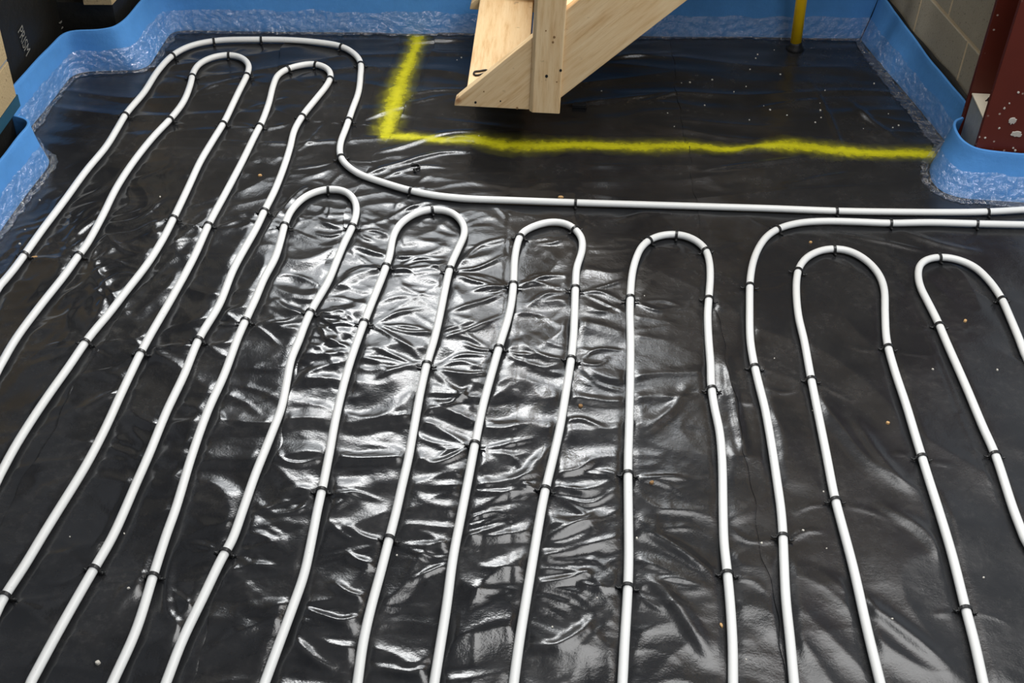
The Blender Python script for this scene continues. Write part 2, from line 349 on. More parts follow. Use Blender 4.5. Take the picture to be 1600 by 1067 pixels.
CLIPW = {k: [nearest(PATH[k], gp(x, y, 2*PR)) for x, y in v] for k, v in CLIPS.items()}
# film pulled down at each clip: small folds fan out from its two feet
for k, lst in CLIPW.items():
    for (p, t, i) in lst:
        nrm = np.array([-t[1], t[0]])
        dens = float(np.exp(-(((p[0]+.38)/.75)**2 + ((p[1]-2.15)/.95)**2)))
        for sgn in (-1, 1):
            for q in range(1 + int(dens*3.2)):
                a = rng.uniform(-.75, .75); d = nrm*sgn*math.cos(a) + t*math.sin(a)
                L = rng.uniform(.05, .17)*(.6+.6*dens); s0 = p + nrm*sgn*.016
                bend = rng.uniform(-.25, .25)*L
                pts = [s0, s0+d*L*.5 + np.array([-d[1], d[0]])*bend, s0+d*L]
                stamp(RID, catmull(pts, .006), rng.uniform(.0045, .0085), rng.uniform(.0016, .0038)*(.55+.6*dens), .8)
# long folds that can be followed in the photograph
for pts, w, hh in [
  ([(585,240),(625,232),(690,212),(745,205)], .010, .006), ([(560,278),(620,258),(690,240),(740,238)], .009, .006),
  ([(590,282),(650,262),(700,262)], .007, .004), ([(410,372),(440,330),(480,292),(490,300)], .006, .004),
  ([(560,356),(600,345),(640,325),(700,312),(770,322),(790,340),(785,352)], .007, .004), ([(710,420),(750,385),(795,372)], .007, .004),
  ([(712,424),(745,420),(790,400)], .006, .004), ([(690,530),(740,515),(790,490)], .007, .004), ([(700,490),(760,470),(795,455)], .007,.004),
  ([(590,505),(640,520),(690,518),(740,505)], .006, .004), ([(575,502),(610,525),(640,545),(660,565)], .006, .004), ([(585,593),(620,578),(662,566)], .007, .004),
  ([(672,628),(700,632),(730,612),(740,602)], .009, .006), ([(735,700),(700,720),(675,727)], .009, .006), ([(433,705),(440,722),(465,728),(505,718)], .006, .004),
  ([(860,700),(820,745),(795,765)], .014, .006), ([(945,672),(905,655),(860,668)], .009, .004), ([(940,800),(905,820),(845,847)], .011, .006),
  ([(925,893),(885,908),(835,914)], .010, .006), ([(930,960),(905,990),(870,1012),(820,1014)], .012, .007), ([(870,742),(905,735),(925,720)], .009, .005),
  ([(465,950),(500,965),(530,975),(575,965)], .008, .007), ([(455,995),(485,1030),(525,1050)], .012, .008), ([(600,1050),(640,1055),(680,1045)], .008, .006),
  ([(540,825),(565,840),(595,848)], .009, .005), ([(540,862),(560,878),(590,888)], .010, .005), ([(700,850),(740,838),(790,820)], .008, .005),
  ([(700,838),(730,815),(780,800)], .006, .005), ([(640,910),(690,885),(705,878)], .006, .005), ([(570,935),(545,932),(520,912)], .008, .005),
  ([(1010,900),(1060,955),(1110,1030)], .016, .008), ([(1010,830),(1070,865),(1120,905)], .015, .007), ([(1290,900),(1370,955),(1440,1010),(1500,1064)], .018, .008),
  ([(1330,650),(1380,720),(1430,775)], .016, .006), ([(1380,790),(1440,830),(1480,880)], .016, .007), ([(1135,560),(1150,640),(1165,715)], .010, .007),
  ([(1000,680),(1050,640),(1075,600)], .012, .004), ([(200,500),(160,440),(140,400)], .012, .006), ([(95,385),(130,350),(160,325)], .008, .006),
  ([(140,440),(160,470),(150,505)], .013, .005), ([(160,365),(190,390),(215,400)], .006, .005), ([(265,870),(262,960),(290,990)], .012, .007),
  ([(330,680),(345,660),(340,645),(335,630)], .006, .004), ([(210,605),(170,620),(120,650)], .012, .006), ([(160,990),(200,930),(245,905)], .016, .005),
  ([(1330,160),(1360,190),(1395,215)], .012, .008), ([(1265,125),(1285,160),(1310,220),(1325,265)], .008, .006), ([(1005,160),(1060,145)], .01, .004),
  ([(1180,170),(1285,155)], .012, .006), ([(1240,228),(1190,232),(1150,240)], .016, .010), ([(760,222),(720,216),(680,222)], .014, .008), ([(1100,268),(1200,255),(1290,243)], .010, .006),
  ([(600,70),(680,66),(760,60)], .012, .007), ([(900,105),(960,92),(1060,82)], .012, .006), ([(880,165),(960,158),(1040,148)], .012, .006), ([(640,150),(690,142),(735,140)], .010, .005),
  ([(300,150),(350,130),(410,118)], .010, .005), ([(390,170),(450,155)], .010, .005), ([(560,190),(640,165),(700,150)], .010, .005), ([(430,250),(480,225),(520,180)], .010, .004),
  ([(1400,360),(1470,385),(1530,395)], .012, .006), ([(1300,365),(1380,380),(1450,395)], .010, .006), ([(1220,290),(1330,270)], .012, .006), ([(960,345),(1030,330),(1090,328)], .016, .006)]:
    stamp(RID, catmull(W(pts), .006), w, hh, .6)
CREASE = np.zeros_like(H)
for pts in [[(803,225),(794,340),(785,500),(772,590),(763,720),(755,810),(745,950),(738,1075)], [(812,520),(806,600),(803,700),(798,800),(797,1075)],
            [(1368,350),(1397,417),(1425,474),(1450,533),(1475,588),(1495,640),(1517,688),(1547,758),(1590,850)], [(1052,60),(1058,130),(1070,200)],
            [(420,620),(520,545),(640,470),(700,440)], [(600,300),(640,420)]]:
    stamp(CREASE, catmull(W(pts), .006), .0035, .0013, .15)
H += RID + CREASE*np.where(perlin(XX/.2, YY/.2, 21) > 0, 1, -1)

# keep the film low under the pipes and beside the clips
DP = np.full_like(H, 9.0)
for k, pth in PATH.items():
    for x, y in resample(pth, .006):
        i0 = int((x-.035-GX0)/GS); i1 = i0+22; j0 = int((y-.035-GY0)/GS); j1 = j0+22
        if i0 < 0 or j0 < 0 or i1 >= NX or j1 >= NY: continue
        d = np.sqrt((gx[i0:i1][None, :]-x)**2 + (gy[j0:j1][:, None]-y)**2); p = DP[j0:j1, i0:i1]; np.minimum(p, d, out=p)
k_ = np.clip((DP-.006)/.022, 0, 1); k_ = k_*k_*(3-2*k_)
H = H*(.12 + .88*k_) + .0022*(k_-1)*0
for _ in range(2):                                                       # light blur
    H[1:-1, 1:-1] = (H[1:-1, 1:-1]*4 + H[:-2, 1:-1] + H[2:, 1:-1] + H[1:-1, :-2] + H[1:-1, 2:])/8
H -= H.min()*0 + .0
H = np.maximum(H, -.004)
PZ = .0030                                                               # pipe underside above the board
def hs(x, y):
    x = np.asarray(x, float); y = np.asarray(y, float)
    fx = np.clip((x-GX0)/GS, 0, NX-1.001); fy = np.clip((y-GY0)/GS, 0, NY-1.001)
    i = fx.astype(int); j = fy.astype(int); a = fx-i; b = fy-j
    return (H[j, i]*(1-a)+H[j, i+1]*a)*(1-b) + (H[j+1, i]*(1-a)+H[j+1, i+1]*a)*b

# ------------------------------------------------------------------ structure: floor, walls, ceiling
tag(MB().box(-2.4, 4.2, -1.6, 4.35, -.12, -.012).build('floor', BOARD), 'grey insulation boards under the black sheeting', kind='structure')
tag(MB().box(-2.4, 4.2, -1.6, 4.5, 3.05, 3.2).build('ceiling', CEIL), kind='structure')

def gplane(px, py, P, n):
    """pixel -> point on the upright plane through P with plan normal n"""
    d = RW @ np.array([px-800.0, py-533.5, F_PX]); t = (P[0]*n[0]+P[1]*n[1])/(d[0]*n[0]+d[1]*n[1])
    q = d*t; return np.array([q[0], q[1], q[2]+CAM_H])
def frame(P, Q):
    P = np.array(P, float); Q = np.array(Q, float); d = Q-P; L = np.linalg.norm(d); d /= L
    return P, d, L
def slab(name, P, Q, z0, z1, th, mat, parent=None):
    """upright slab whose room face runs P->Q; thickness to the left of P->Q"""
    P, d, L = frame(P, Q); n = np.array([-d[1], d[0]])
    a, b = P, P+d*L
    o = MB().prism_z([tuple(a), tuple(b), tuple(b+n*th), tuple(a+n*th)], z0, z1).build(name, mat)
    if parent is not None: o.parent = parent
    return o
_blk = {}
def block(parent, P, d, s0, s1, z0, z1, proud, mat):
    """one block on a wall face, from s0 to s1 along d"""
    key = (round(s1-s0, 4), round(z1-z0, 4), mat.name)
    if key not in _blk:
        L, hh, th, c = s1-s0, z1-z0, .03, .0016
        m = MB()
        m.add([(0,0,0),(L,0,0),(L,0,hh),(0,0,hh),(c,-c,c),(L-c,-c,c),(L-c,-c,hh-c),(c,-c,hh-c),(0,th,0),(L,th,0),(L,th,hh),(0,th,hh)],
              [(4,5,6,7),(0,1,5,4),(1,2,6,5),(2,3,7,6),(3,0,4,7),(0,8,9,1),(1,9,10,2),(2,10,11,3),(3,11,8,0)])
        _blk[key] = m.mesh('block', mat)
    o = link('block', _blk[key], parent)
    n = np.array([d[1], -d[0]]); p = P + d*s0 + n*proud
    o.location = (p[0], p[1], z0); o.rotation_euler = (0, 0, math.atan2(d[1], d[0])); return o

# right wall: face runs from the back corner towards the camera
RWP, RWQ = np.array([1.277-.189*(4.24-3.414), 4.24]), np.array([1.277-.189*(3.28-3.414), 3.28])
wall_right = tag(slab('wall_right', RWP, RWQ, 0, 3.05, .12, MORTAR), 'grey blockwork wall with pale mortar joints beside the steel column', kind='structure')
P, d, L = frame(RWP, RWQ); n_in = np.array([d[1], -d[0]])
s_of = lambda px, py: float((gplane(px, py, P, n_in)[:2]-P) @ d)
ja, jb, ju = s_of(1434, 25), s_of(1503, 100), s_of(1486, 12)
zj = .272
for row in range(8):
    z0 = zj + .012 + (row-1)*.227; z1 = z0 + .215
    if row == 0: z0, z1, cuts = .055, zj, [0.02, ja, jb, L]
    else:
        js = ju if row % 2 else jb
        cuts = [s for s in [js-.9, js-.45, js, js+.45, js+.9] if .06 < s < L-.06]; cuts = [.02]+cuts+[L]
    for a, b in zip(cuts[:-1], cuts[1:]): block(wall_right, P, d, a+.006, b-.006, z0, z1, .0012, BLOCK)
# black membrane turned up behind the edge strip
def upstand(name, pts, z1, parent, off=0.0):
    a = resample(catmull(pts, .03), .03); m = MB(); n = len(a); vs_ = []
    for i, (x, y) in enumerate(a):
        zz = z1 + .004*math.sin(i*.35) + .002*math.sin(i*.9)
        vs_ += [(x, y, .0), (x + .004*math.sin(i*1.7), y, zz*.5), (x, y, zz)]
    m.add(vs_, [(i*3+k, i*3+3+k, i*3+4+k, i*3+1+k) for i in range(n-1) for k in range(2)])
    o = m.build(name, WALLFILM, parent, True)
    so = o.modifiers.new('solid', 'SOLIDIFY'); so.thickness = .002; return o
upstand('membrane_upstand', [RWP + n_in*.010, (RWP+RWQ)/2 + n_in*.010, RWQ + n_in*.010], .147, wall_right)

# back wall with a window opening
BP, BQ = np.array([-1.75, 3.905]), np.array([1.30, 4.165])
bl = lambda x: 3.905 + (x+1.75)*(4.165-3.905)/3.05
wall_back = tag(slab('wall_back', BP, BQ, 0, .80, .16, MORTAR), 'blockwork wall behind the staircase with a window', kind='structure')
for nm, xa, xb, z0, z1 in (('wall_pier', -1.75, -1.05, .80, 3.05), ('wall_pier', .75, 1.30, .80, 3.05), ('wall_lintel', -1.05, .75, 1.86, 3.05)):
    slab(nm, (xa, bl(xa)), (xb, bl(xb)), z0, z1, .16, PLASTER, wall_back)
P2, d2, L2_ = frame(BP, BQ)
for row in range(3):
    z0 = .055 + row*.227 if row else .055
    s = .02 - (.22 if row % 2 else 0)
    while s < L2_-.02:
        a, b = max(s, .02), min(s+.44, L2_-.02)
        if b-a > .05: block(wall_back, P2, d2, a, b-.010, z0, z0+.215, .004, BLOCK)
        s += .45
upstand('membrane_upstand', [BP + np.array([0, -.010]), (BP+BQ)/2 + np.array([0, -.010]), BQ + np.array([0, -.010])], .16, wall_back)
win = tag(slab('window_1', (-1.05, bl(-1.05)-.03), (.75, bl(.75)-.03), .79, .83, .20, FRAME), 'white window sill', kind='structure')
for (xa, xb, z0, z1) in ((-1.05, -1.0, .83, 1.86), (.70, .75, .83, 1.86), (-.18, -.12, .83, 1.86), (-1.0, .70, 1.81, 1.86)):
    slab('window_frame', (xa, bl(xa)+.01), (xb, bl(xb)+.01), z0, z1, .05, FRAME, win)

# left side: pier in front, dark recess, pier at the back
wall_left = tag(MB().prism_z([(-1.462, 3.085), (-1.62, 3.105), (-1.62, -1.5), (-1.50, -1.5)], .19, 3.05).build('wall_left', PLASTER), 'tan blockwork pier at the left edge', kind='structure')
Pl, dl, Ll = frame((-1.485, 1.2), (-1.462, 3.085))
for row in range(3):
    z0 = .19 + row*.113
    s = Ll - (.44 if row % 2 == 0 else .22)
    e = Ll
    while e > .1:
        block(wall_left, Pl, dl, max(s, 0), e-.006, z0+.004, z0+.108, .004, TANBLOCK).rotation_euler
        e = s; s -= .44
MB().prism_z([(-1.458, 3.092), (-1.60, 3.11), (-1.60, 2.2), (-1.474, 2.2)], .155, .19).build('damp_course', TEAL, wall_left)
MB().prism_z([(-1.475, 3.06), (-1.62, 3.08), (-1.62, 2.0), (-1.495, 2.0)], 0, .155).build('membrane_upstand', WALLFILM, wall_left)
wall_rec = tag(MB().prism_z([(-1.56, 3.11), (-1.53, 3.66), (-1.70, 3.70), (-1.70, 3.11)], 0, 3.05).build('wall_recess', WALLFILM), 'black membrane lining the recess wall, faintly printed', kind='structure')
wall_far = tag(MB().prism_z([(-1.55, 3.655), (-1.36, 3.672), (-1.325, 3.93), (-1.55, 3.95)], 0, .195).build('wall_return', WALLFILM), 'black membrane under the tan block return', kind='structure')
Pf, df, Lf = frame((-1.436, 3.652), (-1.352, 3.664))
for row in range(10):
    z0 = .197 + row*.227
    MB().prism_z([(-1.440, 3.640), (-1.352, 3.650), (-1.325, 3.93), (-1.440, 3.92)], z0, z0+.217).build('block', TANBLOCK if row == 0 else BLOCK, wall_far, bevel=.002, seg=1)
    MB().prism_z([(-1.55, 3.70), (-1.446, 3.71), (-1.446, 3.92), (-1.55, 3.92)], z0, z0+.217).build('block', TANBLOCK if row == 0 else BLOCK, wall_far, bevel=.002, seg=1)

def print_text(body, pa, pb, parent):
    """faint upright lettering on the recess wall"""
    cu = bpy.data.curves.new('printed_letters', 'FONT'); cu.body = body; cu.size = 1.0; cu.extrude = .0
    cu.align_x = 'LEFT'; cu.align_y = 'CENTER'
    o = bpy.data.objects.new('tmp', cu); C.objects.link(o); bpy.context.view_layer.update()
    me = bpy.data.meshes.new_from_object(o.evaluated_get(bpy.context.evaluated_depsgraph_get())); bpy.data.objects.remove(o)
    xs_ = [v.co.x for v in me.vertices]; w = max(xs_)-min(xs_)
    pa = Vector(pa); pb = Vector(pb); ex = (pb-pa); s = ex.length/w; ex.normalize()
    nn = Vector((1, -.05, 0)).normalized(); ey = nn.cross(ex).normalized()
    for v in me.vertices:
        c = v.co.copy(); v.co = pa + ex*(c.x*s) + ey*(c.y*s*1.5) + nn*.003
    me.materials.append(PRINT); return link('printed_letters', me, parent)
rn = np.array([1, -.0545]); rp = np.array([-1.548, 3.30])
print_text('PRISM', gplane(29, 44, rp, rn), gplane(42, 82, rp, rn), wall_rec)
m = MB()
qa = [gplane(x, y, rp, rn) + np.array([.003, 0, 0]) for x, y in ((90,36),(99,28),(103,40),(94,46))]
qb = [gplane(x, y, rp, rn) + np.array([.003, 0, 0]) for x, y in ((93,37),(98,32),(100,39),(95,42))]
m.add(qa+qb, [(0,1,5,4),(1,2,6,5),(2,3,7,6)]).build('printed_mark', PRINT, wall_rec)

# ------------------------------------------------------------------ polythene sheets
LW = []
for lap in (LAP1, LAP2, LAP3):
    w = W(lap); w = w[np.argsort(w[:, 1])]
    LW.append(w)
def lapx(k, y):
    w = LW[k]; s0 = (w[3, 0]-w[0, 0])/(w[3, 1]-w[0, 1])
    x = np.interp(y, w[:, 1], w[:, 0]); x = np.where(y < w[0, 1], w[0, 0] + np.clip(s0, -.4, .4)*(y-w[0, 1])*.5, x)
    return x + .004*np.sin(y*23+k) + .002*np.sin(y*61)
rows = np.concatenate([np.arange(.32, 1.26, .012), np.arange(1.26, 3.98, .0036), np.arange(3.98, 4.17, .012)])
EDGE = .0018
def lift(k, x, y):
    """extra height of sheet k (0 leftmost): it laps over its left neighbour"""
    if k == 0: return np.zeros_like(x)
    e = x - lapx(k-1, y)
    cur = np.clip(perlin(y/.13 + 3*k, y*0+.5, 30+k), 0, 1)*(.007 if k < 3 else .0012)
    return (EDGE if k < 3 else .0010)*np.clip(1-(e-.05)/.05, 0, 1) + cur*np.clip(1-e/.035, 0, 1)**1.6
LEFT_X = lambda y: np.where(y > 3.11, -1.545, -1.47) + 0*y
SHEETS = [('black polythene sheet along the left pipes, tucked against blue edge foam', 0), ('black polythene strip between the two left overlaps, glossy and creased', 1),
          ('widest black polythene sheet, wrinkled and glaring under the middle pipe loops', 2), ('dusty dull black polythene sheet under the right-hand pipe loops', 3)]
sheets = []
for label, k in SHEETS:
    xl = lapx(k-1, rows) if k else np.full_like(rows, -1.545)
    xr = lapx(k, rows)+.06 if k < 3 else np.full_like(rows, 2.35)
    if k == 3:
        n1 = 260; u = np.concatenate([np.linspace(0, 1, n1)*.62, np.linspace(.62, 1, 60)[1:]])
    else:
        nn = int(np.mean(xr-xl)/.0038); u = np.linspace(0, 1, nn)
    X = xl[:, None] + (xr-xl)[:, None]*u[None, :]; Y = np.repeat(rows[:, None], len(u), 1)
    Z = hs(X, Y) + lift(k, X, Y)
    if k < 3:                                                      # runs flat beneath the next sheet
        under = np.clip((X-(lapx(k, rows)[:, None]))/.012 + .3, 0, 1); Z = Z - under*(.0030 if k < 2 else .0014)
    nr, nc = X.shape
    co = np.stack([X, Y, Z], -1).reshape(-1, 3).astype(np.float32)
    idx = np.arange(nr*nc).reshape(nr, nc)
    quads = np.stack([idx[:-1, :-1], idx[:-1, 1:], idx[1:, 1:], idx[1:, :-1]], -1).reshape(-1, 4)
    me = bpy.data.meshes.new('polythene_sheet'); nq = len(quads)
    me.vertices.add(len(co)); me.vertices.foreach_set('co', co.ravel())
    me.loops.add(nq*4); me.loops.foreach_set('vertex_index', quads.ravel().astype(np.int32))
    me.polygons.add(nq); me.polygons.foreach_set('loop_start', np.arange(0, nq*4, 4, dtype=np.int32))
    me.polygons.foreach_set('use_smooth', np.ones(nq, dtype=bool))
    me.update(calc_edges=True); me.materials.append(POLY)
    sheets.append(tag(link('polythene_sheet', me), label, 'plastic sheet', 'black polythene sheets over the floor'))
def top_z(x, y):
    """height of the uppermost sheet"""
    x = np.asarray(x, float); y = np.asarray(y, float); z = hs(x, y)
    for k in (1, 2, 3):
        on = x >= lapx(k-1, y); z = np.where(on, hs(x, y) + lift(k, x, y), z)
    return z

# sprayed yellow lines on the sheet
pm = Mat('yellow_spray_paint', lin(226, 218, 20), .55, .3)
at = pm.n('ShaderNodeAttribute', attribute_name='cross')
nz = pm.noise(38, 5, rough=.7); nb = pm.noise(9, 3)
edge = pm.math('ADD', at.outputs['Fac'], pm.math('MULTIPLY', pm.math('SUBTRACT', nz, .5), .75))
edge = pm.math('ADD', edge, pm.math('MULTIPLY', pm.math('SUBTRACT', nb, .5), .30))
al = pm.ramp(edge, [(.0, g3(.80)), (.18, g3(.62)), (.38, g3(.22)), (.56, g3(.06)), (.85, g3(0))])
pm.col(pm.mix(pm.noise(120, 3), lin(226, 216, 22), lin(196, 194, 26)))
tr = pm.n('ShaderNodeBsdfTransparent'); mx = pm.n('ShaderNodeMixShader')
pm.l(al, mx.inputs[0]); pm.l(tr.outputs[0], mx.inputs[1]); pm.l(pm.b.outputs[0], mx.inputs[2]); pm.l(mx.outputs[0], pm.nt.nodes['Material Output'].inputs['Surface'])
def paint(pts, widths, label):
    a = resample(catmull(W(pts), .02), .005); n = len(a); s = np.linspace(0, 1, n)
    wd = np.interp(s, np.linspace(0, 1, len(widths)), widths)
    t = np.gradient(a, axis=0); t /= np.linalg.norm(t, axis=1)[:, None]; nr = np.stack([-t[:, 1], t[:, 0]], 1)
    cols = np.linspace(-1, 1, 33); vs_ = []; cr = []
    for i in range(n):
        for c in cols:
            p = a[i] + nr[i]*c*wd[i]; vs_.append((p[0], p[1])); endf = max(0, 1-min(i, n-1-i)*.005/.02)
            cr.append(min(1.0, math.hypot(c, endf*.8)))
    v = np.array(vs_); z = top_z(v[:, 0], v[:, 1]) + .0009
    me = bpy.data.meshes.new('paint_line')
    me.from_pydata([(x, y, zz) for (x, y), zz in zip(vs_, z)], [], [(i*33+k, i*33+k+1, i*33+34+k, i*33+33+k) for i in range(n-1) for k in range(32)])
    me.polygons.foreach_set('use_smooth', [True]*len(me.polygons))
    at_ = me.attributes.new('cross', 'FLOAT', 'POINT'); at_.data.foreach_set('value', cr)
    me.materials.append(pm.m); o = link('paint_line', me, sheets[2]); o['label'] = label; return o
paint([(654,54),(648,78),(637,105),(626,130),(617,160),(609,190),(600,216)], [.062,.055,.060,.072,.078,.074,.070], 'yellow sprayed stroke running to the back wall')
paint([(588,214),(640,216),(700,222),(740,219),(790,228),(850,229),(920,227),(980,230),(1060,229),(1140,234),(1200,230),(1240,229),(1300,236),(1370,240),(1440,241),(1470,243)],
      [.060,.048,.040,.078,.085,.060,.060,.068,.068,.054,.036,.078,.072,.058,.058,.080], 'yellow sprayed stroke running to the right column')

# ------------------------------------------------------------------ heating pipe
def ext(path, at_end, x, y):
    """lead a leg on, out of the frame, to (x, y)"""
    return None
circ1 = empty('heating_pipe', (PATH['L6'][0][0], 1.0, 0)); tag(circ1, 'long white plastic heating pipe snaking in loops under and around the yellow marking', 'pipe', 'white underfloor heating pipes')
circ2 = empty('heating_pipe', (PATH['L9'][0][0], 1.0, 0)); tag(circ2, 'white heating pipe forming the two rightmost loops beside the column side', 'pipe', 'white underfloor heating pipes')
YB = 1.02
ends = {}
full = {}
legx = dict(L2a=-1.20, P1a=-1.32, L2b=-1.09, L3a=-.975, L3b=-.86, L10a=1.16, L10b=1.30)
for k, pth in PATH.items():
    pts = [tuple(p) for p in pth]
    def lead(end, tan, key):
        x0, y0 = end; x1 = legx.get(key, None); YB = .34 if key in ('L9a', 'L10b') else 1.02
        if x1 is None: x1 = x0 + tan[0]/abs(tan[1])*(y0-YB)*.55
        m1 = (x0 + (x1-x0)*.55 , y0 + (YB-y0)*.4); return [m1, (x1, y0+(YB-y0)*.75), (x1, YB)]
    ta = pth[0]-pth[4]; tb = pth[-1]-pth[-5]
    pre = []; post = []
    pre = lead(pth[0], ta, k+'a')[::-1]
    if k in ('P1', 'P8'):
        post = [(pth[-1][0]+.5, pth[-1][1]+.02), (2.3, pth[-1][1]+.03)]
    else: post = lead(pth[-1], tb, k+'b')
    far = resample(catmull(pre+[tuple(pth[0]), tuple(pth[3])], .02), .02)[:-1]; far = far[:max(1, len(far)-2)]
    aft = resample(catmull([tuple(pth[-4]), tuple(pth[-1])]+post, .02), .02)[3:]
    a = np.concatenate([far, pth, aft]); full[k] = a
    ends[k+'a'] = a[0]; ends[k+'b'] = a[-1]
    par = circ2 if k in ('L9', 'L10') else circ1
    o = MB().tube([(x, y, PZ+PR) for x, y in a], PR, 12).build('pipe_loop', PIPE, None, True); part(o, par)
def bend(a, b, par):
    a = ends[a]; b = ends[b]; c = (a+b)/2; r = np.linalg.norm(b-a)/2; u = (a-c)/r
    pts = [(c[0]+u[0]*r*math.cos(t), c[1]+u[1]*r*math.cos(t)-max(r, .09)*math.sin(t), PZ+PR) for t in np.linspace(0, math.pi, 17)]
    part(MB().tube(pts, PR, 12).build('return_bend', PIPE, None, True), par)
for a, b in (('P1a','L2a'),('L2b','L3a'),('L3b','L4a'),('L4b','L5a'),('L5b','L6a'),('L6b','L7a'),('L7b','P8a')): bend(a, b, circ1)
bend('L9b', 'L10a', circ2)

# ------------------------------------------------------------------ clips
def strap_mesh():
    m = MB(); ri, ro, hw = PR+.0006, PR+.0030, .0035; pr = []
    zc = PR
    for a in np.linspace(0, math.pi, 13): pr.append((math.cos(a), math.sin(a)))
    inn = [(ri, -.002)] + [(ri*c, zc+ri*s) for c, s in pr] + [(-ri, -.002)]
    out = [(ro, -.002)] + [(ro*c, zc+ro*s) for c, s in pr] + [(-ro, -.002)]
    n = len(inn); vs_ = []
    for (a, b) in zip(inn, out): vs_ += [(a[0], -hw, a[1]), (a[0], hw, a[1]), (b[0], -hw, b[1]), (b[0], hw, b[1])]
    fs_ = []
    for i in range(n-1):
        p, q = i*4, i*4+4
        fs_ += [(p+2, q+2, q+3, p+3), (p, p+1, q+1, q), (p, q, q+2, p+2), (p+1, p+3, q+3, q+1)]
    m.add(vs_, fs_); m.box(ro-.0006, ro+.0014, -hw*1.25, hw*1.25, .004, .0085); m.box(-ro-.0014, -ro+.0006, -hw*1.25, hw*1.25, .004, .0085)
    return m.mesh('strap', CLIP)
def barb_mesh(s):
    m = MB(); x0 = s*(PR+.0022)
    m.tube([(x0, 0, .0042), (x0+s*.004, 0, .0024), (x0+s*.0085, 0, .0026), (x0+s*.0115, 0, .0062)], [.0028, .0026, .0024, .0017], 6)
    m.tube([(x0+s*.003, .0, .003), (x0+s*.0065, .0035, .0035)], [.0018, .0012], 5)
    return m.mesh('barb', CLIP, True)
SM, BL, BR = strap_mesh(), barb_mesh(-1), barb_mesh(1)
ordw = ['first', 'second', 'third', 'fourth', 'fifth', 'sixth', 'seventh', 'eighth', 'ninth', 'tenth', 'eleventh', 'twelfth', 'thirteenth']
loopname = {'L2': 'leftmost pipe loop', 'L3': 'second pipe loop from left', 'L4': 'third pipe loop from left', 'L5': 'fourth pipe loop from left', 'L6': 'fifth pipe loop from left',
            'L7': 'sixth pipe loop from left', 'L9': 'seventh pipe loop from left', 'L10': 'rightmost pipe loop'}
for k, lst in CLIPW.items():
    labs = []
    if k == 'P1': labs = ['black clip on outermost pipe, %s from its left end' % ordw[i] for i in range(len(lst))]
    elif k == 'P8': labs = ['black clip on pipe bending right below the outermost one, %s from the bottom' % ordw[i] for i in range(len(lst))]
    else:
        ytop = max(p[1] for p, _, _ in lst); itop = int(np.argmax(PATH[k][:, 1]))
        zone = []
        for p, t, i in lst:
            s = np.sum(np.linalg.norm(np.diff(PATH[k][min(i, itop):max(i, itop)+1], axis=0), axis=1))
            zone.append('bend' if s < .12 else ('left leg' if i < itop else 'right leg'))
        for q, z_ in enumerate(zone):
            if z_ == 'left leg':
                r_ = sum(1 for w_ in range(q+1, len(zone)) if zone[w_] == 'left leg'); labs.append('black clip on left leg of %s, %s below its bend' % (loopname[k], ordw[r_]))
            elif z_ == 'right leg':
                r_ = sum(1 for w_ in range(q) if zone[w_] == 'right leg'); labs.append('black clip on right leg of %s, %s below its bend' % (loopname[k], ordw[r_]))
            else:
                nb_ = zone.count('bend'); r_ = sum(1 for w_ in range(q) if zone[w_] == 'bend')
                pre_ = '' if nb_ == 1 else ['leftmost ', 'rightmost '][r_] if nb_ == 2 else ['leftmost ', 'middle ', 'rightmost '][r_] if nb_ == 3 else ordw[r_] + ' '
                labs.append(('%sblack clip on the rounded bend of %s' % (pre_, loopname[k])).strip())
    for (p, t, i), lb in zip(lst, labs):
        o = empty('pipe_clip', (p[0], p[1], PZ), math.atan2(t[1], t[0]) - math.pi/2 + rng.uniform(-.12, .12))
        tag(o, lb, 'pipe clip', 'black staple clips holding the pipes')
        link('strap', SM, o); link('barb', BL, o); link('barb', BR, o)

